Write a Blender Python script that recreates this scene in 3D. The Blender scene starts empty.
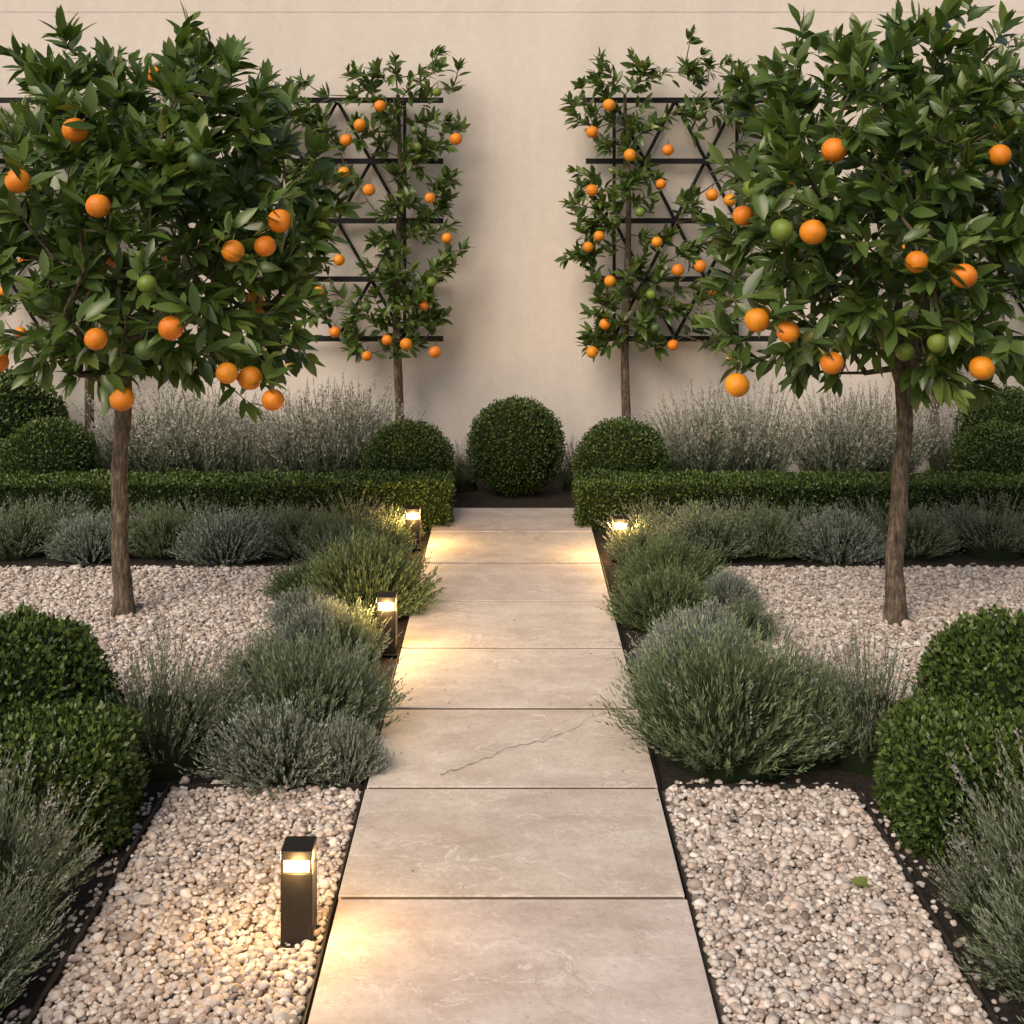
import bpy, math, random
import numpy as np
from mathutils import Vector
rng=np.random.default_rng(7)
random.seed(7)
H=2.03; F=1280.0; HY=213.0
scene=bpy.context.scene

def nrm(a):
    return a/np.maximum(np.linalg.norm(a,axis=-1,keepdims=True),1e-9)
def PX(px,py,Y):
    return np.array([(px-512)/F*Y, Y, H-(py-HY)/F*Y])
def GX(px,py):
    Y=2560/(py-HY); return (px-512)/F*Y, Y

# ---------------------------------------------------------------- mesh builder
class MB:
    def __init__(s):
        s.V=[];s.C=[];s.F=[];s.n=0
    def raw(s,V,Fs,col,mat=0,smooth=True):
        V=np.asarray(V,float)
        col=np.asarray(col,float)
        if col.ndim==1: col=np.repeat(col[None],len(V),0)
        s.V.append(V);s.C.append(col)
        for f in Fs:
            f=np.asarray(f,int)
            if len(f): s.F.append((f+s.n,mat,smooth))
        s.n+=len(V)
    def inst(s,V,Fs,M,T,col,mat=0,smooth=True):
        N=len(T);n=len(V)
        W=np.einsum('nij,vj->nvi',M,V)+T[:,None,:]
        off=(np.arange(N)*n)[:,None,None]
        col=np.asarray(col,float)
        if col.ndim==1: col=np.repeat(col[None],N,0)
        s.raw(W.reshape(-1,3),[(np.asarray(f)[None]+off).reshape(-1,np.asarray(f).shape[1]) for f in Fs],np.repeat(col,n,0),mat,smooth)
    def mesh(s,name,mats):
        me=bpy.data.meshes.new(name)
        V=np.concatenate(s.V);C=np.concatenate(s.C)
        loops=np.concatenate([f.reshape(-1) for f,_,_ in s.F])
        sizes=np.concatenate([np.full(len(f),f.shape[1]) for f,_,_ in s.F])
        mi=np.concatenate([np.full(len(f),m) for f,m,_ in s.F])
        sm=np.concatenate([np.full(len(f),b,dtype=bool) for f,_,b in s.F])
        starts=np.concatenate([[0],np.cumsum(sizes)[:-1]])
        me.vertices.add(len(V));me.vertices.foreach_set('co',V.astype(np.float32).ravel())
        me.loops.add(len(loops));me.loops.foreach_set('vertex_index',loops.astype(np.int32))
        me.polygons.add(len(sizes));me.polygons.foreach_set('loop_start',starts.astype(np.int32))
        me.update(calc_edges=True)
        me.polygons.foreach_set('material_index',mi.astype(np.int32))
        me.polygons.foreach_set('use_smooth',sm)
        a=me.color_attributes.new('Col','FLOAT_COLOR','POINT')
        a.data.foreach_set('color',np.concatenate([C,np.ones((len(C),1))],1).astype(np.float32).ravel())
        for m in mats: me.materials.append(m)
        me.validate()
        return me
    def obj(s,name,mats,parent=None,loc=(0,0,0)):
        return mkobj(name,s.mesh(name,mats),parent,loc)
def mkobj(name,data,parent=None,loc=(0,0,0),rot=0,scale=(1,1,1)):
    o=bpy.data.objects.new(name,data);scene.collection.objects.link(o)
    o.location=loc;o.rotation_euler=(0,0,rot);o.scale=scale
    if parent: o.parent=parent
    return o

def box(mb,c,s,col=(1,1,1),mat=0,bev=0.0):
    hx,hy,hz=[v/2 for v in s]
    if bev<=0:
        V=[(x*hx+c[0],y*hy+c[1],z*hz+c[2]) for z in(-1,1) for y in(-1,1) for x in(-1,1)]
        Fq=[(0,2,3,1),(4,5,7,6),(0,1,5,4),(2,6,7,3),(0,4,6,2),(1,3,7,5)]
        mb.raw(V,[Fq],col,mat,False);return
    import bmesh
    bm=bmesh.new();bmesh.ops.create_cube(bm,size=1)
    for v in bm.verts: v.co=Vector((v.co.x*s[0],v.co.y*s[1],v.co.z*s[2]))
    bmesh.ops.bevel(bm,geom=bm.edges[:],offset=bev,segments=2,affect='EDGES',profile=.5)
    bmesh.ops.triangulate(bm,faces=bm.faces[:])
    V=[tuple(v.co[i]+c[i] for i in range(3)) for v in bm.verts]
    bm.verts.index_update()
    Ft=[[v.index for v in f.verts] for f in bm.faces]
    bm.free()
    mb.raw(V,[Ft],col,mat,False)

def tube(mb,P,R,n=6,col=(1,1,1),mat=0):
    P=np.asarray(P,float);R=np.asarray(R,float);k=len(P)
    T=np.gradient(P,axis=0);T=nrm(T)
    ref=np.array([0.31,0.95,0.05]) if abs(T[0][2])>.7 else np.array([0.05,.1,1.])
    A=nrm(np.cross(T,ref));B=np.cross(T,A)
    an=np.arange(n)/n*2*np.pi
    V=P[:,None]+R[:,None,None]*(np.cos(an)[None,:,None]*A[:,None]+np.sin(an)[None,:,None]*B[:,None])
    Fq=[]
    for i in range(k-1):
        for j in range(n):
            j2=(j+1)%n
            Fq.append((i*n+j,i*n+j2,(i+1)*n+j2,(i+1)*n+j))
    mb.raw(V.reshape(-1,3),[Fq],col,mat,True)

def ico(sub):
    import bmesh
    bm=bmesh.new();bmesh.ops.create_icosphere(bm,subdivisions=sub,radius=1)
    bm.verts.index_update()
    V=np.array([v.co[:] for v in bm.verts]);Ft=np.array([[v.index for v in f.verts] for f in bm.faces])
    bm.free();return V,Ft
ICO2=ico(2);ICO3=ico(3);ICO4=ico(4)

def leaf_t(W=.36,fold=.12,curl=.18):
    ts=[0,.2,.48,.78,1];ws=[0,.7,1,.62,0]
    V=[(0,0,0)]
    for t,w in zip(ts[1:-1],ws[1:-1]):
        z=-curl*t*t
        V+=[(-w*W/2,t,z+fold*w),(0,t,z),(w*W/2,t,z+fold*w)]
    V.append((0,1,-curl))
    tri=[(0,2,1),(0,3,2),(7,8,10),(8,9,10)]
    q=[(1,2,5,4),(2,3,6,5),(4,5,8,7),(5,6,9,8)]
    return np.array(V,float),[np.array(tri),np.array(q)]
def leaf_s(W=.6,fold=.1):
    V=np.array([(0,0,0),(-W/2,.5,fold),(0,1,0),(W/2,.5,fold),(0,.5,0)],float)
    return V,[np.array([(0,4,2,1),(0,3,2,4)])]
def blade_t(W=.16):
    V=np.array([(0,0,0),(-W/2,.45,0),(0,1,0),(W/2,.45,0)],float)
    return V,[np.array([(0,3,2,1)])]

def basis(D,Nrm):
    y=nrm(D);x=nrm(np.cross(y,Nrm));z=np.cross(x,y)
    return np.stack([x,y,z],axis=-1)
def rv(n): return nrm(rng.normal(size=(n,3)))

# ---------------------------------------------------------------- materials
def new_mat(name):
    m=bpy.data.materials.new(name);m.use_nodes=True
    nt=m.node_tree;b=nt.nodes['Principled BSDF'];return m,nt,b
def N(nt,t,**k):
    n=nt.nodes.new(t)
    for a,v in k.items(): setattr(n,a,v)
    return n
def noise(nt,scale,detail=4,rough=.55,vec=None):
    n=N(nt,'ShaderNodeTexNoise');n.inputs['Scale'].default_value=scale
    n.inputs['Detail'].default_value=detail;n.inputs['Roughness'].default_value=rough
    if vec is not None: nt.links.new(vec,n.inputs['Vector'])
    return n.outputs['Fac']
def ramp(nt,inp,stops):
    r=N(nt,'ShaderNodeValToRGB');e=r.color_ramp.elements
    while len(e)<len(stops): e.new(.5)
    for i,(p,c) in enumerate(stops):
        e[i].position=p;e[i].color=(*c,1) if len(c)==3 else c
    nt.links.new(inp,r.inputs[0]);return r.outputs[0]
def mix(nt,a,b,f,mode='MIX'):
    m=N(nt,'ShaderNodeMix',data_type='RGBA',blend_type=mode)
    def put(s,v):
        if hasattr(v,'is_output'): nt.links.new(v,s)
        elif isinstance(v,(int,float)): s.default_value=v
        else: s.default_value=(*v,1)
    put(m.inputs[0],f);put(m.inputs[6],a);put(m.inputs[7],b)
    return m.outputs[2]
def objvec(nt):
    return N(nt,'ShaderNodeTexCoord').outputs['Object']
def bump(nt,b,h,strength,dist):
    n=N(nt,'ShaderNodeBump');n.inputs['Strength'].default_value=strength;n.inputs['Distance'].default_value=dist
    nt.links.new(h,n.inputs['Height']);nt.links.new(n.outputs[0],b.inputs['Normal'])
def colattr(nt):
    a=N(nt,'ShaderNodeVertexColor');a.layer_name='Col';return a.outputs['Color']

def foliage_mat(name,rough=.45,trans=.25,spec=.5,gain=1.0):
    m,nt,b=new_mat(name)
    c=colattr(nt)
    nt.links.new(c,b.inputs['Base Color'])
    b.inputs['Roughness'].default_value=rough;b.inputs['Specular IOR Level'].default_value=spec
    if trans>0:
        t=N(nt,'ShaderNodeBsdfTranslucent');tc=mix(nt,c,(1.5*gain,1.6*gain,.7*gain),1.0,'MULTIPLY')
        nt.links.new(tc,t.inputs[0])
        ms=N(nt,'ShaderNodeMixShader');ms.inputs[0].default_value=trans
        nt.links.new(b.outputs[0],ms.inputs[1]);nt.links.new(t.outputs[0],ms.inputs[2])
        out=[n for n in nt.nodes if n.type=='OUTPUT_MATERIAL'][0]
        nt.links.new(ms.outputs[0],out.inputs[0])
    return m
M_leaf=foliage_mat('citrus_leaf',.33,.22,.6)
M_box=foliage_mat('boxwood_leaf',.42,0,.4)
M_lav=foliage_mat('lavender_leaf',.8,0,.2)

def m_bark():
    m,nt,b=new_mat('bark');v=objvec(nt)
    mp=N(nt,'ShaderNodeMapping');mp.inputs['Scale'].default_value=(1,1,.22);nt.links.new(v,mp.inputs[0])
    f=noise(nt,70,6,.75,mp.outputs[0])
    g=noise(nt,14,5,.65,v)
    c=ramp(nt,f,[(.34,(.05,.037,.027)),(.5,(.15,.115,.082)),(.64,(.30,.25,.19))])
    c=mix(nt,c,ramp(nt,g,[(.38,(.6,.6,.58)),(.62,(1.2,1.18,1.13))]),1.0,'MULTIPLY')
    nt.links.new(c,b.inputs['Base Color']);b.inputs['Roughness'].default_value=.88
    bump(nt,b,mix(nt,f,g,.3),1,.03);return m
M_bark=m_bark()
def m_orange():
    m,nt,b=new_mat('orange_peel');v=objvec(nt)
    c=mix(nt,colattr(nt),ramp(nt,noise(nt,14,3,vec=v),[(.3,(.8,.72,.7)),(.7,(1.1,1.15,1.2))]),1.0,'MULTIPLY')
    nt.links.new(c,b.inputs['Base Color']);b.inputs['Roughness'].default_value=.42
    bump(nt,b,noise(nt,220,2,vec=v),.6,.004);return m
M_orange=m_orange()
def m_stone():
    m,nt,b=new_mat('limestone_slab');v=objvec(nt)
    mp=N(nt,'ShaderNodeMapping');mp.inputs['Rotation'].default_value=(0,0,.5);mp.inputs['Scale'].default_value=(1,2.2,1)
    nt.links.new(v,mp.inputs[0])
    big=noise(nt,2.6,8,.62,mp.outputs[0]);fine=noise(nt,45,5,.6,v);mid=noise(nt,9,5,.7,v)
    c=ramp(nt,big,[(.30,(.53,.45,.395)),(.5,(.635,.56,.50)),(.68,(.71,.645,.585))])
    c=mix(nt,c,ramp(nt,mid,[(.35,(.87,.85,.84)),(.6,(1.03,1.025,1.02))]),.8,'MULTIPLY')
    c=mix(nt,c,ramp(nt,fine,[(.3,(.88,.87,.865)),(.6,(1.02,1.02,1.02))]),.8,'MULTIPLY')
    def veins(scale,wd,off,g0,g1,amt,col,c):
        mo=N(nt,'ShaderNodeMapping');mo.inputs['Location'].default_value=off;mo.inputs['Rotation'].default_value=(0,0,off[0]);mo.inputs['Scale'].default_value=(1,1.8,1);nt.links.new(v,mo.inputs[0])
        wv=N(nt,'ShaderNodeTexNoise');wv.inputs['Scale'].default_value=scale;wv.inputs['Detail'].default_value=6;wv.inputs['Roughness'].default_value=.6;wv.inputs['Distortion'].default_value=.9
        nt.links.new(mo.outputs[0],wv.inputs['Vector'])
        vein=ramp(nt,wv.outputs['Fac'],[(.5-wd,(0,0,0)),(.5,(1,1,1)),(.5+wd,(0,0,0))])
        gate=ramp(nt,noise(nt,2.3,2,vec=mo.outputs[0]),[(g0,(0,0,0)),(g1,(amt,)*3)])
        return mix(nt,c,col,mix(nt,vein,gate,1.0,'MULTIPLY'))
    c=veins(3.0,.013,(.5,.2,0),.42,.58,.75,(.84,.79,.74),c)
    c=veins(4.6,.008,(2.1,1.3,0),.45,.60,.6,(.86,.80,.75),c)
    c=veins(2.2,.005,(4.0,3.3,0),.48,.60,.5,(.30,.24,.19),c)
    pit=ramp(nt,noise(nt,70,3,.5,mp.outputs[0]),[(.29,(1,1,1)),(.35,(0,0,0))])
    c=mix(nt,c,(.2,.155,.12),mix(nt,pit,(.6,.6,.6),1.0,'MULTIPLY'))
    c=mix(nt,c,colattr(nt),1.0,'MULTIPLY')
    nt.links.new(c,b.inputs['Base Color']);b.inputs['Roughness'].default_value=.6
    b.inputs['Specular IOR Level'].default_value=.35
    h=mix(nt,mid,fine,.4)
    bump(nt,b,h,.6,.008);return m
M_stone=m_stone()
def m_wall():
    m,nt,b=new_mat('stucco');v=objvec(nt)
    c=ramp(nt,noise(nt,.7,5,.6,v),[(.3,(.70,.65,.595)),(.7,(.76,.705,.65))])
    c=mix(nt,c,ramp(nt,noise(nt,14,5,.65,v),[(.3,(.95,.945,.94)),(.7,(1.03,1.03,1.03))]),1.0,'MULTIPLY')
    mp=N(nt,'ShaderNodeMapping');mp.inputs['Scale'].default_value=(2.5,1,.3);nt.links.new(v,mp.inputs[0])
    c=mix(nt,c,ramp(nt,noise(nt,1.5,4,.6,mp.outputs[0]),[(.3,(.94,.93,.92)),(.6,(1,1,1))]),1.0,'MULTIPLY')
    nt.links.new(c,b.inputs['Base Color']);b.inputs['Roughness'].default_value=.92
    b.inputs['Specular IOR Level'].default_value=.2
    bump(nt,b,mix(nt,noise(nt,90,3,.6,v),noise(nt,7,3,.6,v),.5),.3,.012);return m
M_wall=m_wall()
def m_soil():
    m,nt,b=new_mat('soil');v=objvec(nt)
    f=noise(nt,35,8,.7,v)
    c=ramp(nt,f,[(.3,(.012,.009,.006)),(.55,(.04,.029,.02)),(.72,(.10,.075,.055))])
    nt.links.new(c,b.inputs['Base Color']);b.inputs['Roughness'].default_value=.95
    bump(nt,b,f,1,.05);return m
M_soil=m_soil()
def m_simple(name,col,rough,metal=0,spec=.5,nscale=40,bs=.1):
    m,nt,b=new_mat(name);v=objvec(nt);f=noise(nt,nscale,3,vec=v)
    c=mix(nt,col,ramp(nt,f,[(.3,(.82,.82,.82)),(.7,(1.15,1.15,1.15))]),1.0,'MULTIPLY')
    nt.links.new(c,b.inputs['Base Color']);b.inputs['Roughness'].default_value=rough
    b.inputs['Metallic'].default_value=metal;b.inputs['Specular IOR Level'].default_value=spec
    bump(nt,b,f,bs,.002);return m
M_metal=m_simple('dark_bronze_metal',(.028,.025,.023),.42,.5)
M_trellis=m_simple('black_trellis_metal',(.014,.014,.016),.5,.1,.3)
M_edge=m_simple('edging_steel',(.03,.026,.022),.6,.3)
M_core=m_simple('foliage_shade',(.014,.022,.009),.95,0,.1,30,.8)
M_gbase=m_simple('gravel_bed',(.15,.12,.095),.95,0,.2,90,1)
M_joint=m_simple('joint_grit',(.13,.10,.075),.95,0,.2,120,1)
def m_peb():
    m,nt,b=new_mat('pebble');v=objvec(nt)
    c=mix(nt,colattr(nt),ramp(nt,noise(nt,70,3,vec=v),[(.3,(.75,.74,.73)),(.7,(1.12,1.12,1.12))]),1.0,'MULTIPLY')
    nt.links.new(c,b.inputs['Base Color']);b.inputs['Roughness'].default_value=.65
    b.inputs['Specular IOR Level'].default_value=.35
    return m
M_peb=m_peb()
m,nt,b=new_mat('lamp_glass')
b.inputs['Base Color'].default_value=(.9,.75,.5,1);b.inputs['Emission Color'].default_value=(1,.56,.18,1);b.inputs['Emission Strength'].default_value=1.7
M_glow=m

# ---------------------------------------------------------------- ground, path, gravel
mb=MB();mb.raw([(-40,-40,0),(40,-40,0),(40,40,0),(-40,40,0)],[[(0,1,2,3)]],(1,1,1));mb.obj('ground',[M_soil])

mb=MB()
JT=.715;y0=3.742
gap=.020
k0=-6
rs=np.random.default_rng(3)
for k in range(k0,7):
    a=y0+JT*k;bb=a+JT
    if k==6: bb=a+.66
    g=.95+.10*rs.random()
    box(mb,(rs.normal()*.0015,(a+bb)/2,.005+rs.normal()*.0006),(1.016,bb-a-gap,.05),(g,g*(.985+.02*rs.random()),g*(.96+.04*rs.random())),0,.003)
path=mb.obj('stone_path',[M_stone])
mb=MB();box(mb,(0,(y0+JT*k0+y0+JT*6+.62)/2,.012),(1.000,JT*(6-k0)+.60,.026),(.4,.35,.3));mb.obj('joint_grit',[M_joint],path)
mb=MB()
def crack(p0,p1,amp,wd,n=60):
    p0=np.array(p0);p1=np.array(p1)
    t=np.linspace(0,1,n)
    w=np.cumsum(rs.normal(size=n))*amp;w-=np.linspace(w[0],w[-1],n)
    pts=p0+(p1-p0)*t[:,None];pts[:,1]+=w+.03*np.sin(t*7)*t*(1-t)*2
    V=[];Fq=[]
    for i in range(n):
        ww=wd*(.4+.9*rs.random())*(1-.6*t[i])
        V+=[(pts[i,0],pts[i,1]-ww,.0322),(pts[i,0],pts[i,1]+ww,.0322)]
        if i: Fq.append((2*i-2,2*i,2*i+1,2*i-1))
    mb.raw(V,[Fq],(1,1,1),0,False)
crack(GX(440,775),GX(622,709),.009,.0028)
crack(GX(540,741),GX(588,702),.006,.0012,24)
crack(GX(535,985),GX(552,935),.006,.0009,30)
M_crack=m_simple('crack_shadow',(.10,.075,.055),.95,0,.1)
mb.obj('slab_crack',[M_crack],path)

TS=.66
PAL=np.array([(.64,.575,.51),(.56,.485,.425),(.47,.39,.335),(.74,.69,.635),(.36,.305,.265),(.54,.50,.47),(.60,.49,.42),(.27,.225,.195)])
def pebbles(mb,r,A,S,Z):
    Nn=len(A)
    sc=np.stack([1.2*np.exp(r.normal(size=Nn)*.14),.9*np.exp(r.normal(size=Nn)*.14),.66*np.exp(r.normal(size=Nn)*.14)],1)*S[:,None]
    an=r.random(Nn)*2*np.pi;ti=r.normal(size=Nn)*.35
    Rz=np.zeros((Nn,3,3));Rz[:,0,0]=np.cos(an);Rz[:,0,1]=-np.sin(an);Rz[:,1,0]=np.sin(an);Rz[:,1,1]=np.cos(an);Rz[:,2,2]=1
    Rx=np.zeros((Nn,3,3));Rx[:,0,0]=1;Rx[:,1,1]=np.cos(ti);Rx[:,1,2]=-np.sin(ti);Rx[:,2,1]=np.sin(ti);Rx[:,2,2]=np.cos(ti)
    M=Rz@Rx*sc[:,None,:]
    pc=PAL[r.choice(8,Nn,p=[.20,.18,.14,.14,.10,.10,.08,.06])]*(.88+.24*r.random((Nn,1)))
    V=ICO2[0].copy();V=V*(1+.13*np.sin(V[:,[1]]*3+1)*np.cos(V[:,[0]]*4))
    mb.inst(V,[ICO2[1]],M,np.stack([A[:,0],A[:,1],Z],1),pc)
def pebble_patch(seed):
    r=np.random.default_rng(seed);mb=MB()
    sp=.0178;n=int(TS/sp)
    gx,gy=np.meshgrid((np.arange(n)+.5)*TS/n,(np.arange(n)+.5)*TS/n)
    gx=gx+(np.arange(n)%2)[:,None]*sp*.5
    a=np.stack([gx.ravel(),gy.ravel()],1)+r.normal(size=(n*n,2))*.0042
    s=.0100*np.exp(r.normal(size=n*n)*.22)
    z=.008+r.random(n*n)*.006
    n2=760
    a2=r.random((n2,2))*TS;s2=.0098*np.exp(r.normal(size=n2)*.28);z2=.018+r.random(n2)*.006
    A=np.clip(np.concatenate([a,a2]),.004,TS-.004)
    pebbles(mb,r,A,np.concatenate([s,s2]),np.concatenate([z,z2]))
    return mb.mesh('pebble_patch',[M_peb])
patches=[pebble_patch(11),pebble_patch(12),pebble_patch(13)]
mb=MB()
def sheet(x0,x1,ya,yb,z): mb.raw([(x0,ya,z),(x1,ya,z),(x1,yb,z),(x0,yb,z)],[[(0,1,2,3)]],(1,1,1))
fr=[(.53,2.5-TS*2,1,5),( -.53-TS,2.5-TS*2,1,5)]
mdl=[(1.14,5.30,7,3),(-1.14-7*TS,5.30,7,3)]
for x,y,nx,ny in fr+mdl: sheet(x-.006,x+nx*TS+.006,y-.006,y+ny*TS+.006,.005)
gravel=mb.obj('gravel',[M_gbase])
for x,y,nx,ny in fr+mdl:
    for a in range(nx):
        for c in range(ny):
            q=random.randrange(4);ox,oy=[(0,0),(TS,0),(TS,TS),(0,TS)][q]
            mkobj('pebbles',patches[random.randrange(3)],gravel,(x+a*TS+ox,y+c*TS+oy,0),q*math.pi/2)
# stray pebbles kicked onto the soil beside the edges
mb=MB();r=np.random.default_rng(44);A=[]
for s in(-1,1):
    A+=[(s*(1.21+abs(r.normal())*.035),r.uniform(2.6,4.5)) for _ in range(110)]
    A+=[(s*r.uniform(.55,1.18),4.50+abs(r.normal())*.035) for _ in range(60)]
    A+=[(s*(1.12-abs(r.normal())*.04),r.uniform(5.3,7.25)) for _ in range(90)]
    A+=[(s*r.uniform(1.2,4),7.30+abs(r.normal())*.03) for _ in range(90)]
A=np.array(A);pebbles(mb,r,A,.0085*np.exp(r.normal(size=len(A))*.25),np.full(len(A),.006))
mb.obj('stray_pebbles',[M_peb],gravel)

mb=MB()
for s in(-1,1):
    box(mb,(s*1.2,2.5,.012),(.006,4.0,.045));
    box(mb,(s*.517,2.5,.008),(.004,4.0,.03))
    box(mb,(s*.517,6.4,.008),(.004,3.78,.03))
    box(mb,(s*.862,4.488,.010),(.668,.006,.035))
    box(mb,(s*3.6,7.29,.012),(4.7,.008,.035))
mb.obj('garden_edging',[M_edge])

mb=MB()
box(mb,(0,10.15,1.80),(20,.3,3.60))
box(mb,(0,10.148,3.80),(20.02,.302,.398),(1,1,1),0)
mb.obj('garden_wall',[M_wall])

# ---------------------------------------------------------------- bollards
def bollard(x,y,h=.262,w=.088,energy=1.0):
    e=mkobj('bollard_light',None,None,(x,y,.012))
    mb=MB()
    box(mb,(0,0,(h-.062)/2),(w,w,h-.062),(1,1,1),0,.0025)
    box(mb,(0,0,h-.013),(w,w,.026),(1,1,1),0,.0025)
    for sx in(-1,1):
        for sy in(-1,1): box(mb,(sx*(w/2-.0045),sy*(w/2-.0045),h-.044),(.006,.006,.0355))
    box(mb,(0,0,.002),(w+.02,w+.02,.006),(1,1,1),0,.001)
    mb.obj('post_and_cap',[M_metal],e)
    mb=MB();box(mb,(0,0,h-.044),(w-.016,w-.016,.0355));mb.obj('lit_glass_band',[M_glow],e)
    for i,(dx,dy,f) in enumerate([(1,0,1),(-1,0,1),(0,-1,.5)]):
        l=bpy.data.lights.new('lamp','POINT');l.energy=energy*f;l.color=(1,.60,.22);l.shadow_soft_size=.02
        o=bpy.data.objects.new('led',l);scene.collection.objects.link(o);o.parent=e
        o.location=(dx*(w/2+.03),dy*(w/2+.03),h-.046)
    return e
EN=3.9
bollard(*GX(299,931),energy=EN*.85)
bollard(*GX(387,648),h=.265,energy=EN*1.4)
bollard(*GX(413,544),h=.24,energy=EN*1.6)
bollard(*GX(620,555),h=.24,energy=EN*1.6)

# ---------------------------------------------------------------- citrus
LT=[leaf_t(.38,.05,.15),leaf_t(.42,.08,.3),leaf_t(.35,.03,.05)]
def put_leaves(mb,P,D,L,col,up=1.0):
    n=len(P)
    nr=nrm(np.array([0,-.3,1.])*up+rng.normal(size=(n,3))*.5)
    M=basis(D,nr)*L[:,None,None]
    k=rng.integers(0,3,n)
    for j in range(3):
        s=k==j
        if s.any(): mb.inst(LT[j][0],LT[j][1],M[s],P[s],col[s])
def leafcols(n,young):
    base=np.array([(.072,.125,.027),(.088,.150,.033),(.048,.092,.022),(.110,.170,.038)])
    c=base[rng.choice(4,n,p=[.35,.3,.18,.17])]*(.8+.4*rng.random((n,1)))
    y=np.array((.22,.28,.06))
    return c*(1-young[:,None])+y*young[:,None]
def twig_leaves(mb,tip,d,nl,L,spread=.16,droop=.12):
    d=nrm(d);t=rng.random(nl)**.8
    a=np.arange(nl)*2.4+rng.random()*6
    ref=nrm(np.cross(d,np.array([.3,.2,.9])));r2=np.cross(d,ref)
    side=np.cos(a)[:,None]*ref+np.sin(a)[:,None]*r2
    P=tip-d*((1-t)*spread)[:,None]
    ang=(1.15-.75*t)+rng.normal(size=nl)*.15
    D=np.cos(ang)[:,None]*d+np.sin(ang)[:,None]*side
    D[:,2]-=droop*(1-t)
    Ls=L*(.68+.5*rng.random(nl))*(1.05-.3*t**4)
    young=np.clip((t-.68)*2.2,0,1)*rng.random()*.9
    put_leaves(mb,P,D,Ls,leafcols(nl,young))

def grow(wood,root_nodes,ncrotch,targets,rr0,rmax,rtip=.0028,exp=.46,pre=()):
    pos=[np.array(p,float) for p in root_nodes];par=[-1]+list(range(len(pos)-1))
    pre_r={}
    for (i0,pts,rads) in pre:
        prev=i0
        for p,r in zip(pts,rads):
            pos.append(np.array(p,float));par.append(prev);prev=len(pos)-1;pre_r[prev]=r
    crotch=pos[ncrotch]
    order=np.argsort(np.linalg.norm(targets-crotch,axis=1))
    ends=[]
    for ti in order:
        T=targets[ti];A=np.array(pos)
        d=np.linalg.norm(A-T,axis=1)
        dc=np.linalg.norm(A-crotch,axis=1)
        cost=d+dc*.25+np.where((np.arange(len(A))<ncrotch),9,0)+np.maximum(0,A[:,2]-T[2]-.12)*.3
        j=int(np.argmin(cost));S=pos[j]
        L=np.linalg.norm(T-S);seg=max(1,int(L/.12))
        prev=j
        bow=np.array([0,0,-.12*L])+rng.normal(size=3)*.05*L
        for q in range(1,seg+1):
            u=q/seg
            pos.append(S+(T-S)*u+bow*4*u*(1-u)*.6+ (rng.normal(size=3)*.008 if q<seg else 0));par.append(prev);prev=len(pos)-1
        ends.append((len(pos)-1,T-pos[par[-1]]))
    cnt=np.zeros(len(pos));
    for e,_ in ends: cnt[e]+=1
    for i in range(len(pos)-1,0,-1): cnt[par[i]]+=cnt[i]
    r=np.minimum(rtip*np.maximum(cnt,1)**exp,rmax)
    r[:len(root_nodes)]=rr0
    for k_,v_ in pre_r.items(): r[k_]=v_;cnt[k_]+=1000
    kids={}
    for i in range(1,len(pos)): kids.setdefault(par[i],[]).append(i)
    done=set(range(len(root_nodes)))
    for i in range(len(root_nodes),len(pos)):
        if i in done: continue
        chain=[par[i],i];done.add(i)
        while True:
            ks=[k for k in kids.get(chain[-1],[]) if k not in done]
            if not ks: break
            k=max(ks,key=lambda q:cnt[q]);chain.append(k);done.add(k)
        P=[pos[c] for c in chain];R=[min(r[c],r[chain[1]]*1.15) for c in chain]
        tube(wood,P,R,10 if R[0]>.02 else (7 if R[0]>.01 else 5))
    return [(pos[e],d) for e,d in ends]

def add_orange(mb,p,r,green=False):
    col=np.array((.17,.25,.035)) if green else np.array((.82,.24+.08*rng.random(),.014))
    if green and rng.random()<.5: col=np.array((.07,.13,.03))
    V=ICO3[0].copy();V[:,2]*=.94+.06*rng.random()
    z=V[:,2];V[:,2]-=.05*np.exp(-((V[:,0]**2+V[:,1]**2)/.03))*np.sign(z)
    q=rng.normal(size=3)*.3
    cx,sx=math.cos(q[0]),math.sin(q[0]);Rm=np.array([[1,0,0],[0,cx,-sx],[0,sx,cx]])
    mb.raw(V@Rm.T*r+p,[ICO3[1]],col,0)
    tube(mb,[p+np.array([0,0,r*.9]),p+np.array([.004,.01,r*1.35]),p+np.array([.006,.03,r*1.9])],[r*.1,r*.06,r*.06],5,(.05,.09,.02))

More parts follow.
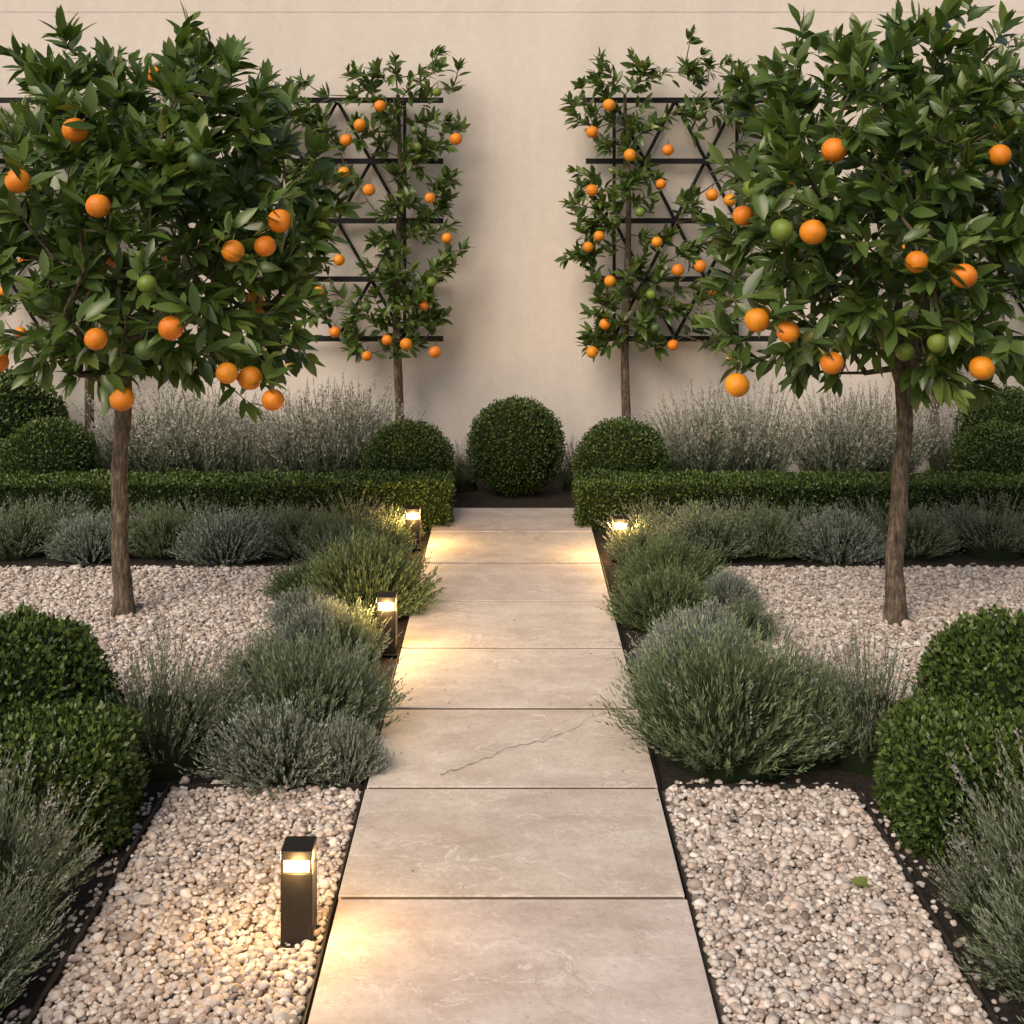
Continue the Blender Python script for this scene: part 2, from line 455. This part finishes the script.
def citrus_tree(base,center,rad,oranges,greens,seed,lean,extra=(),fork=False):
    global rng
    rng=np.random.default_rng(seed)
    e=mkobj('orange_tree',None,None,(0,0,0))
    wood=MB()
    bx,by=base
    ztop=1.22 if fork else 1.72
    tn=26;zz=np.linspace(-.03,ztop,tn);ts=zz/1.15
    P=np.stack([bx+lean*np.clip(ts,0,1.1)+.014*np.sin(ts*5+seed)+.004*np.sin(ts*17)+.05*np.clip(ts-1,0,1)*np.sin(seed),by+.02*ts+.01*np.sin(ts*4),zz],1)
    R=.047-.010*ts+.020*np.exp(-np.clip(ts,0,9)*16)+.005*np.exp(-((ts-1)/.12)**2)-.030*np.clip(ts-1.02,0,1)+rng.normal(size=tn)*.0016
    R=np.maximum(R,.008)
    tube(wood,P,R,14)
    nc=int(np.argmin(abs(zz-1.08)))
    pre=[]
    if fork:
        for sx,sy,top,wd in ((-1,-.15,1.95,.30),(1,.1,2.05,.24),(.15,.6,1.9,.1)):
            u=np.linspace(0,1,9)[1:]
            pts=[P[-2]+np.array([sx*wd*(a**.9)+.012*math.sin(a*9),sy*.25*a,(top-P[-2][2])*a]) for a in u]
            pre.append((tn-2,pts,[.034*(1-.62*a) for a in u]))
    n=470
    d=rv(n)
    u=np.where(rng.random(n)<.74,.74+.26*rng.random(n),.35+.4*rng.random(n))
    az=np.arctan2(d[:,1],d[:,0]);el=d[:,2]
    pw=2.4;d=d*((np.abs(d)**pw).sum(1)**(-1/pw))[:,None]
    ph=rng.random(6)*6
    lump=1+.09*np.sin(3*az+ph[0]+2*el)+.08*np.sin(5*az+ph[1]-4*el)+.06*np.sin(7*el*1.6+ph[2]+az)
    gapf=np.sin(4*az+ph[3]+3*el)*np.sin(5*el*2+ph[4]+2*az)
    keep=(gapf>-.5)|(u<.6)
    T=center+d*u[:,None]*lump[:,None]*np.array(rad)
    T=T[keep]
    hr=np.hypot(T[:,0]-P[nc,0],T[:,1]-P[nc,1])
    T=T[(T[:,2]>1.14+np.clip(.42-hr,0,.42)*(1.1 if fork else .8))]
    OP=[PX(*o) for o in oranges];GP=[PX(*o) for o in greens]
    hang=np.array([p+np.array([.006,.035,.115]) for p in OP+GP])
    ex=np.array([PX(*q) for q in extra]) if len(extra) else np.zeros((0,3))
    T=np.concatenate([T,hang,ex])
    ends=grow(wood,P,nc,T,R,.026,.0026,.44,pre)
    lv=MB()
    fr_=np.array(OP+GP)
    for p,dd in ends:
        out=nrm(p-center)
        hg=np.min(np.linalg.norm(hang-p,axis=1))<.005
        g=nrm(dd)*.6+out*.7+np.array([0,0,.35])+rng.normal(size=3)*.25
        if p[2]<1.45: g[2]-=.45
        dr=.12
        if hg: g=out*.4+np.array([rng.normal()*.6,.5,.35]);dr=.35
        elif len(fr_) and (np.linalg.norm((fr_-p)*np.array([1,.6,1]),axis=1)<.10).any() and p[1]<center[1]: continue
        twig_leaves(lv,p+nrm(g)*.05*(0 if hg else 1),g,int(rng.integers(9,16)),.143,.15,dr)
    wood.obj('trunk_and_branches',[M_bark],e)
    lv.obj('leaves',[M_leaf],e)
    om=MB()
    for p in OP: add_orange(om,p,.0535*(.92+.16*rng.random()))
    for p in GP: add_orange(om,p,.045*(.9+.2*rng.random()),True)
    for _ in range(10):
        q=rv(1)[0];q[1]=abs(q[1]);add_orange(om,center+q*np.array(rad)*.85,.052,rng.random()<.2)
    om.obj('oranges',[M_orange],e)
    return e

bx,by=GX(121,611)
cL=np.array([(157-512)/F*by,by,2.02])
citrus_tree((bx,by),cL,(.80,.78,.86),
  [(75,130,5.62),(18,181,5.6),(98,206,5.52),(280,221,5.8),(265,246,5.78),(233,251,5.64),(171,328,5.58),(96,339,5.66),(122,399,5.95),(227,373,5.75),(250,378,5.85),(273,400,5.85),(-3,362,5.8)],
  [(197,161,5.66),(147,284,5.6),(44,300,5.6),(147,256,5.66),(145,350,5.72)],21,.0,
  [(60,345,6.0),(40,365,6.2),(80,375,6.1),(110,370,6.3),(200,360,6.0),(230,345,6.1),(255,345,6.0),(290,330,6.1),(300,300,6.0),(180,345,5.9),(245,400,6.2),(300,350,6.2),(150,365,6.4),(20,340,6.1),(70,40,6.2),(20,60,6.2),(230,60,6.2),(260,90,6.1)])
bx,by=GX(897,619)
cR=np.array([(884-512)/F*by,by,2.07])
citrus_tree((bx,by),cR,(.81,.78,.88),
  [(813,232,5.44),(964,276,5.44),(757,320,5.6),(788,332,5.5),(832,363,5.55),(982,368,5.55),(737,385,5.75),(917,262,5.55),(834,150,5.62),(1000,155,5.75)],
  [(782,230,5.5),(770,205,5.55),(938,343,5.6),(752,188,5.65),(905,352,5.75)],35,.03,
  [(740,345,6.0),(760,360,6.1),(790,350,5.9),(820,345,5.9),(800,370,6.2),(960,350,5.9),(985,350,6.0),(1010,340,6.0),(945,375,6.3),(975,385,6.2),(1020,370,6.1),(720,330,6.0),(980,60,6.2),(1010,80,6.1),(930,40,6.2),(790,60,6.2),(900,30,6.3),(850,60,6.2),(1000,120,5.9),(960,100,5.9)],True)

# ---------------------------------------------------------------- trellis + espalier
def trellis(x0,x1):
    mb=MB();zs=[2.90,2.43,1.97,1.52,1.06];Y=9.88
    for z in zs: box(mb,((x0+x1)/2,Y,z),(x1-x0,.022,.042))
    nx=2;xs=np.linspace(x0+.22,x1-.30,nx+1)
    for x in xs[:1]: box(mb,(x,Y+.022,(zs[0]+zs[-1])/2),(.024,.018,zs[0]-zs[-1]))
    for x in xs[-1:]: box(mb,(x,Y+.022,(zs[0]+zs[-1])/2),(.024,.018,zs[0]-zs[-1]))
    for i in range(nx):
        for j in (0,2):
            for a,b in(((xs[i],zs[j]),(xs[i+1],zs[j+2])),((xs[i+1],zs[j]),(xs[i],zs[j+2]))):
                yy=Y+.042 if a[0]<b[0] else Y+.064
                tube(mb,[(a[0],yy,a[1]),(b[0],yy,b[1])],[.014,.014],6)
    for x in (xs[0],xs[-1]):
        for z in (zs[0]-.1,zs[-1]+.1): tube(mb,[(x,Y+.02,z),(x,10.01,z)],[.01,.01],8)
    mb.obj('garden_trellis',[M_trellis])
trellis(-2.10,-.53);trellis(.57,2.04)
trellis(-4.4,-2.75);trellis(2.75,4.4)

def espalier(tx,clumps,oranges,greens,seed,dx=0,dense=1.0):
    global rng
    rng=np.random.default_rng(seed)
    e=mkobj('espalier_orange_tree',None,None,(dx,0,0))
    Y=9.72;bx=(tx-512)/F*Y
    wood=MB();n=26;ts=np.linspace(0,1,n)
    P=np.stack([bx+.014*np.sin(ts*9+seed),np.full(n,Y+.03),-.02+2.95*ts],1)
    R=.040-.026*ts+rng.normal(size=n)*.0012
    tube(wood,P,R,10)
    T=[]
    for (px,py,r) in clumps:
        c=PX(px,py,Y-.04)
        for _ in range(int(r*r/76*dense)+2):
            q=rng.normal(size=3)*.55;q/=max(1,np.linalg.norm(q));q*=r/F*Y
            q[1]=q[1]*.8-.02
            t=c+q;t[1]=min(t[1],9.80);T.append(t)
    T=np.array(T)
    lv=MB();A=[p for p in P if p[2]>.85]
    for t in T[np.argsort(abs(T[:,0]-bx))]:
        AA=np.array(A);d=np.linalg.norm((AA-t),axis=1)+np.maximum(0,AA[:,2]-t[2]+.02)*.8
        j=int(np.argmin(d));S=A[j];L=np.linalg.norm(t-S);k=max(2,int(L/.1)+1)
        pp=[S+(t-S)*u+np.array([0,0,-.1*L*4*u*(1-u)*.4])+(rng.normal(size=3)*.006 if 0<u<1 else 0) for u in np.linspace(0,1,k)]
        r0=.004+.010*min(L,.6)
        tube(wood,pp,np.linspace(r0,.003,k),5)
        A+=pp[1:]
        out=np.array([t[0]-bx,-.35,.25])*1.0
        g=nrm(t-S)*.7+nrm(out)*.5+np.array([0,-.15,.4])+rng.normal(size=3)*.4
        tp=t+nrm(g)*.03;tp[1]=min(tp[1],9.82)
        twig_leaves(lv,tp,g,int(rng.integers(8,15)),.112,.12)
    for V in lv.V: V[:,1]=np.minimum(V[:,1],9.975)
    wood.obj('trunk_and_branches',[M_bark],e);lv.obj('leaves',[M_leaf],e)
    om=MB()
    for px,py in oranges: add_orange(om,PX(px,py,Y-.20),.044*(.9+.2*rng.random()))
    for px,py in greens: add_orange(om,PX(px,py,Y-.19),.038*(.9+.2*rng.random()),True)
    om.obj('oranges',[M_orange],e)
    return e
CL=[(390,88,30),(436,78,24),(372,132,28),(420,148,30),(448,120,16),(350,172,20),(395,205,34),(440,222,24),(385,252,28),(450,265,22),(400,292,34),(432,318,22),(368,312,22),(400,338,24),(300,110,32),(262,100,26),(322,135,20),(290,165,28),(325,215,18),(312,260,20),(330,308,18),(350,338,18),(440,180,16),(270,220,26),(360,90,20)]
OL=[(380,106),(456,139),(369,190),(344,172),(339,260),(319,291),(335,332),(387,340),(406,344),(435,352),(424,305),(447,238),(430,198),(360,125),(285,135),(346,140),(367,356)]
GL=[(415,130),(417,147),(437,92),(432,282),(366,307)]
espalier(398,CL,OL,GL,51)
CR=[(600,82,24),(640,72,24),(690,62,24),(722,88,26),(752,84,22),(600,122,26),(640,130,28),(690,118,20),(580,190,24),(620,200,30),(648,188,20),(688,212,16),(600,230,24),(655,240,16),(580,255,18),(620,282,30),(655,272,18),(692,250,16),(640,310,24),(600,322,22),(682,302,18),(722,300,22),(592,342,16),(640,340,22),(712,332,20),(742,170,24),(745,112,24),(740,240,24),(575,98,14)]
OR=[(609,105),(592,132),(630,155),(592,190),(599,236),(588,247),(657,242),(610,281),(605,324),(592,352),(700,266),(712,290),(673,345),(730,200),(668,150),(661,184),(712,195),(678,270)]
GR=[(651,295),(700,115),(640,212),(655,328)]
espalier(627,CR,OR,GR,52)
espalier(398,CL,OL[:10],GL[:2],53,dx=-2.34,dense=.8)
espalier(627,CR,OR[:10],GR[:2],54,dx=2.36,dense=.8)

# ---------------------------------------------------------------- box topiary
BL=leaf_s(.62,.12)
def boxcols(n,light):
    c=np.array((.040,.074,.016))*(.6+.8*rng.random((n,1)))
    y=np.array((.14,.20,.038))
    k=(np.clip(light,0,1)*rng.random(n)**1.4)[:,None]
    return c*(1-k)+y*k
def ball_mesh(seed,n,pw=2.0,half=(.33,.33,.33),leaf=.020,rough=1.0):
    global rng
    rng=np.random.default_rng(seed)
    half=np.array(half)
    d=rv(n)
    def surf(d):
        rr=(np.abs(d)**pw).sum(1)**(-1/pw)
        az=np.arctan2(d[:,1],d[:,0])
        b=1+rough*(.018*np.sin(7*az+5*d[:,2]+seed)+.016*np.sin(9*d[:,2]+4*az)+.012*np.sin(17*az-11*d[:,2]))
        return d*(rr*b)[:,None]
    S=surf(d)*half
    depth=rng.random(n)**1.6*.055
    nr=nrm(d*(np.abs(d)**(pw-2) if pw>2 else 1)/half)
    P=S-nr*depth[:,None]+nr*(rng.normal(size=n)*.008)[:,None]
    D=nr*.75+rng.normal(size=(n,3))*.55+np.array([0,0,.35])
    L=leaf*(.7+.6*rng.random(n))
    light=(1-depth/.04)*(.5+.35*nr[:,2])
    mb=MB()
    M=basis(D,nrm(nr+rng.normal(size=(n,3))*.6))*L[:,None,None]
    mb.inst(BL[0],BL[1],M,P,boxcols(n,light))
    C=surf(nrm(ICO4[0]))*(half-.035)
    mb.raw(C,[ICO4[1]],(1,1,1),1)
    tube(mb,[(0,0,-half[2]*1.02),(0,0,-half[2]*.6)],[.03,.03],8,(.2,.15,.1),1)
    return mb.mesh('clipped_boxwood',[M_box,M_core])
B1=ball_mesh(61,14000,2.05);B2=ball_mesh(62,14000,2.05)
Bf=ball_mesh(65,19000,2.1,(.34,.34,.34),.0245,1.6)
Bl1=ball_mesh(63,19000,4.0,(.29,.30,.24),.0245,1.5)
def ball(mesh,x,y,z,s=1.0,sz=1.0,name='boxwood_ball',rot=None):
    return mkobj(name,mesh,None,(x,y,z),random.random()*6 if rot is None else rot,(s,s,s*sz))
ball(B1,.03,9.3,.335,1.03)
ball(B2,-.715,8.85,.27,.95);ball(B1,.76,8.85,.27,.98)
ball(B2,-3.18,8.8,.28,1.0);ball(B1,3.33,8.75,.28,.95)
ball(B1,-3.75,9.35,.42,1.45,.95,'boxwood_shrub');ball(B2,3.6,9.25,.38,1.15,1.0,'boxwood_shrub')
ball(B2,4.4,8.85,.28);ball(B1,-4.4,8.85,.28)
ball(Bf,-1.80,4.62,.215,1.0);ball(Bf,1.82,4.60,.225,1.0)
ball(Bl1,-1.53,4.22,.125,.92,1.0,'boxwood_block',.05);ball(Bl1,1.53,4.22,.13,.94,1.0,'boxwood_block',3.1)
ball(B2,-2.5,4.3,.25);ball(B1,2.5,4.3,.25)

def hedge(x0,x1,ya,yb,h,seed):
    global rng
    rng=np.random.default_rng(seed)
    mb=MB();leaf=.020
    def face(n,o,u,v,nr):
        a,b=rng.random((2,n));o=np.array(o,float);u=np.array(u,float);v=np.array(v,float);nr=np.array(nr,float)
        lu=np.linalg.norm(u)
        dep=rng.random(n)**1.6*.045
        wob=.008*np.sin(a*lu*11+b*7)+.007*np.sin(a*lu*23+3)
        P=o+u*a[:,None]+v*b[:,None]+nr*(wob-dep+rng.normal(size=n)*.006)[:,None]
        D=nr*.75+rng.normal(size=(n,3))*.55+np.array([0,0,.35])
        M=basis(D,nrm(nr+rng.normal(size=(n,3))*.6))*(leaf*(.7+.6*rng.random(n)))[:,None,None]
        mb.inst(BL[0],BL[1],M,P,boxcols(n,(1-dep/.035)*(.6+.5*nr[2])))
    X=x1-x0;Yd=yb-ya;dn=9500
    face(int(dn*X*h),(x0,ya,.0),(X,0,0),(0,0,h),(0,-1,0))
    face(int(dn*X*Yd),(x0,ya,h),(X,0,0),(0,Yd,0),(0,0,1))
    face(int(dn*h*Yd),(x0,ya,.0),(0,Yd,0),(0,0,h),(-1,0,0))
    face(int(dn*h*Yd),(x1,ya,.0),(0,Yd,0),(0,0,h),(1,0,0))
    face(int(4000*X*h),(x0,yb,.0),(X,0,0),(0,0,h),(0,1,0))
    g=.03
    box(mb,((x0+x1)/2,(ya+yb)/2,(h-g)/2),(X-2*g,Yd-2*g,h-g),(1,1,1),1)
    mb.obj('boxwood_hedge',[M_box,M_core])
hedge(-4.6,-.40,8.15,8.55,.30,71);hedge(.42,4.6,8.15,8.55,.30,72)

# ---------------------------------------------------------------- lavender & co
def herb(seed,nst,R,h,nl,leaf,c0,c1,tilt=1.15,spike=0.0,wl=.17,tvar=.12,start=.25,core=True,sc=(.24,.235,.21),spk=.015):
    global rng
    rng=np.random.default_rng(seed)
    mb=MB();V,Fs=blade_t(wl)
    az=rng.random(nst)*2*np.pi;th=tilt*np.sqrt(rng.random(nst))
    hd=np.stack([np.cos(az),np.sin(az),np.zeros(nst)],1)
    dirv=np.sin(th)[:,None]*hd+np.cos(th)[:,None]*np.array([0,0,1.])
    rr=1/np.sqrt((np.sin(th)/R)**2+(np.cos(th)/h)**2)
    rr*=1+.10*np.sin(3*az+seed)+.06*np.sin(7*az)+rng.normal(size=nst)*tvar
    base=hd*(R*.28*rng.random(nst))[:,None]*np.sin(th)[:,None]
    up=np.array([0,0,1.])
    wob=rng.normal(size=(nst,3))*.03*h
    def pt(t,i):
        return base[i]+dirv[i]*(rr[i]*t)[:,None]+up*(.16*rr[i]*(t*t-t)*np.sin(th[i])*1.6)[:,None]+wob[i]*(t*t)[:,None]
    c0=np.array(c0);c1=np.array(c1)
    i=np.arange(nst);A=pt(np.full(nst,.05),i);B=pt(np.full(nst,.98),i);D=B-A;L=np.linalg.norm(D,axis=1)
    M=basis(D,rv(nst));M=M*np.stack([np.full(nst,.02),L,L],1)[:,None,:]
    mb.inst(V,Fs,M,A,c0*.9)
    i=np.repeat(np.arange(nst),nl);n=len(i)
    t=start+(1-start)*(np.tile((np.arange(nl)+.5)/nl,nst)+rng.normal(size=n)*.02);t=np.clip(t,.1,1)
    P=pt(t,i);P2=pt(np.clip(t+.03,0,1.03),i);sd=nrm(P2-P+1e-6)
    q=rv(n);q=nrm(q-(q*sd).sum(1,keepdims=True)*sd)
    D=sd*.8+q*(.75*(1.05-.5*t))[:,None]+up*.15
    L=leaf*(.7+.6*rng.random(n))*(1.15-.4*t)
    M=basis(D,q+rng.normal(size=(n,3))*.4)*L[:,None,None]
    k=(t**2*(.5+.5*rng.random(n)))[:,None]
    per=(.8+.4*rng.random(nst))[i][:,None]
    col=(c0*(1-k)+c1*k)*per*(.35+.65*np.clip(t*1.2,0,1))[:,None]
    mb.inst(V,Fs,M,P,col)
    if spike>0:
        ns=int(nst*spike);i=rng.choice(nst,ns,replace=False)
        for kk in range(10):
            t=np.full(ns,1.02+.018*kk);P=pt(t,i);q=rv(ns)
            D=dirv[i]*.8+q*.6;M=basis(D,rv(ns))*(spk*(1.1-.05*kk))
            mb.inst(*blade_t(.55),M,P,np.array(sc)*(.8+.4*rng.random((ns,1))))
        A=pt(np.full(ns,.9),i);D=pt(np.full(ns,1.17),i)-A;L=np.linalg.norm(D,axis=1)
        M=basis(D,rv(ns))*np.stack([np.full(ns,.02),L,L],1)[:,None,:]
        mb.inst(V,Fs,M,A,c0)
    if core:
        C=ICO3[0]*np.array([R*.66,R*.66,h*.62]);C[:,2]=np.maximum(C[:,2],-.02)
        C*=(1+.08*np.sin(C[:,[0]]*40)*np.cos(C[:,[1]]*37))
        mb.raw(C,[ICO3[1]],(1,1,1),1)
    return mb.mesh('herb',[M_lav,M_core])
gL0=(.080,.108,.058);gL1=(.235,.28,.18)
gS0=(.115,.14,.105);gS1=(.32,.365,.30)
gG0=(.062,.095,.040);gG1=(.17,.225,.10)
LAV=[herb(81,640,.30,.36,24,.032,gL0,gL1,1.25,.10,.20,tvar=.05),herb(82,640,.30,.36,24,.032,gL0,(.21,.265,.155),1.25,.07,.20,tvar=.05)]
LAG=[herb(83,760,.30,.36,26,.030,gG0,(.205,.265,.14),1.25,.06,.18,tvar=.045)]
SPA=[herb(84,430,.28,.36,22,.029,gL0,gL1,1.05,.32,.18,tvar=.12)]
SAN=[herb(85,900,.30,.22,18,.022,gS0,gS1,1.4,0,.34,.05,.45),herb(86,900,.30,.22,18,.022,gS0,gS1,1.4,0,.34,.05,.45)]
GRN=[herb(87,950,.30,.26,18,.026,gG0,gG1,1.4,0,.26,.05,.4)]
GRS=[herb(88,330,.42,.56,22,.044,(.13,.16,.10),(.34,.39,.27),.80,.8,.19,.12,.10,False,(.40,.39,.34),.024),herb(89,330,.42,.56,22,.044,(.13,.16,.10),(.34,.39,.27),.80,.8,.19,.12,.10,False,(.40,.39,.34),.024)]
size={}
for L,r,h in((LAV,.30,.36),(LAG,.30,.36),(SPA,.28,.36),(SAN,.30,.22),(GRN,.30,.26),(GRS,.42,.56)):
    for m in L: size[m.name]=(r,h)
def bush(kind,name,px,base,w,hpx):
    Y=2560/(base-HY);R=w/2/F*Y
    Yc=Y+R*.75;R=w/2/F*Yc
    X=(px-512)/F*Yc
    mesh=random.choice(kind);r0,h0=size[mesh.name]
    top=H-((base-hpx)-HY)/F*(Yc)
    h=max(.10,top*.92)
    mkobj(name,mesh,None,(X,Yc,0),random.random()*6.28,(R/r0,R/r0,h/h0))
L='lavender_bush';S='santolina_bush';G='thyme_bush'
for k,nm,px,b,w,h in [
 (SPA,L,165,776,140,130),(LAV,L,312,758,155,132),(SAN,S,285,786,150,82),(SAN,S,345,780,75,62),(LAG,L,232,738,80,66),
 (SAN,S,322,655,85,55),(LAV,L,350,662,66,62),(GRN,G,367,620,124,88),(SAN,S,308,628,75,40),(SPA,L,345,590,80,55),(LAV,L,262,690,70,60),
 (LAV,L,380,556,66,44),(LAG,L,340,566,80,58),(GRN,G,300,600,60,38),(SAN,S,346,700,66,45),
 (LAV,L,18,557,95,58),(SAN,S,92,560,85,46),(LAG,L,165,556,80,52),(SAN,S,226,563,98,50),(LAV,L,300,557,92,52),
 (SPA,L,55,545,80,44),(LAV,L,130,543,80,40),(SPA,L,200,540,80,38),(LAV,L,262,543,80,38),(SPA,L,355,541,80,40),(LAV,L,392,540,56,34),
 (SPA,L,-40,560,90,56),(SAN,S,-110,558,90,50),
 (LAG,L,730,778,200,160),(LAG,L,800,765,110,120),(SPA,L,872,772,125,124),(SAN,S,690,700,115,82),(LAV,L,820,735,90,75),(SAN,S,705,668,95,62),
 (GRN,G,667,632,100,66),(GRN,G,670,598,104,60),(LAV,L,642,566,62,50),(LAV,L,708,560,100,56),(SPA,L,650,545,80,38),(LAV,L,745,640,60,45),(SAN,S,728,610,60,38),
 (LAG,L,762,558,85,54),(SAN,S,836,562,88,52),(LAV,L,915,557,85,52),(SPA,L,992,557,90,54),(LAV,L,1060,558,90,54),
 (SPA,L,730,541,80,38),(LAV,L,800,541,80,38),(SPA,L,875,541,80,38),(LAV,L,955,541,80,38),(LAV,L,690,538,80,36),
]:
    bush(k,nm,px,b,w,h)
def herbxyz(kind,name,x,y,R,h):
    mesh=random.choice(kind);r0,h0=size[mesh.name]
    mkobj(name,mesh,None,(x,y,0),random.random()*6.28,(R/r0,R/r0,h/h0))
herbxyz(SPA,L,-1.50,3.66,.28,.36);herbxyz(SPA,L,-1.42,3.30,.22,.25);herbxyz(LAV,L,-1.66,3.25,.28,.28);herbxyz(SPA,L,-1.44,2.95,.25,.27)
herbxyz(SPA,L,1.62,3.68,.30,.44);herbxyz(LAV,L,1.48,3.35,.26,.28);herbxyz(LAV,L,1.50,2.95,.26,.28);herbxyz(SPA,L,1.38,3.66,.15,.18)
for px,w,h in [(165,140,72),(205,120,70),(240,80,58),(325,130,74),(362,100,76),(292,80,64),(462,40,50),(578,40,45),(705,120,70),(755,110,72),(680,60,56),(835,120,70),(880,120,72),(118,60,52),(960,90,58)]:
    Y=9.30+.12*random.random();X=(px-512)/F*Y
    hh=(H-(475-h-HY)/F*Y)
    if w<60: herbxyz(SPA,'tall_lavender',X,Y,.17,.3)
    else: herbxyz(GRS,'tall_lavender',X,Y,w/2/F*Y*1.0,hh*.9)

rng=np.random.default_rng(5)
mb=MB();x,y=GX(864,884)
put_leaves(mb,np.array([[x-.04,y,.034]]),np.array([[1,.15,.02]]),np.array([.085]),np.array([[.2,.27,.07]]),5)
mb.obj('fallen_leaf',[M_leaf])
mb=MB();n=80
P=np.stack([rng.uniform(-1.15,1.15,n),rng.uniform(2.9,7.5,n),np.full(n,.033)],1)
P[np.abs(P[:,0])>.5,2]=.03
D=rv(n);D[:,2]*=.1
put_leaves(mb,P,D,rng.uniform(.006,.015,n),np.array([[.12,.08,.04]])*rng.uniform(.6,1.4,(n,1)),4)
mb.obj('leaf_litter',[M_leaf])

# ---------------------------------------------------------------- light & camera
w=bpy.data.worlds.new('World');scene.world=w;w.use_nodes=True
nt=w.node_tree;bg=nt.nodes['Background']
sky=nt.nodes.new('ShaderNodeTexSky');sky.sky_type='NISHITA';sky.sun_disc=False
EL=math.radians(43);AZ=math.radians(213)
sky.sun_elevation=EL;sky.sun_rotation=AZ;sky.dust_density=3.0
tint=nt.nodes.new('ShaderNodeMix');tint.data_type='RGBA';tint.blend_type='MULTIPLY';tint.inputs[0].default_value=1
tint.inputs[7].default_value=(1.0,.865,.735,1)
nt.links.new(sky.outputs[0],tint.inputs[6]);nt.links.new(tint.outputs[2],bg.inputs[0])
bg.inputs[1].default_value=.15
sl=bpy.data.lights.new('sun','SUN');sl.energy=1.9;sl.angle=math.radians(38);sl.color=(1,.91,.80)
so=bpy.data.objects.new('sun',sl);scene.collection.objects.link(so)
d=Vector((math.sin(AZ)*math.cos(EL),math.cos(AZ)*math.cos(EL),math.sin(EL)))
so.rotation_euler=d.to_track_quat('Z','Y').to_euler()
cam=bpy.data.cameras.new('Camera');co=bpy.data.objects.new('Camera',cam);scene.collection.objects.link(co)
co.location=(0,0,H);co.rotation_euler=(math.pi/2,0,0)
cam.sensor_width=36;cam.lens=45;cam.shift_y=-(512-HY)/1024;cam.clip_end=300
scene.camera=co
scene.view_settings.view_transform='Standard';scene.view_settings.look='None';scene.view_settings.exposure=0
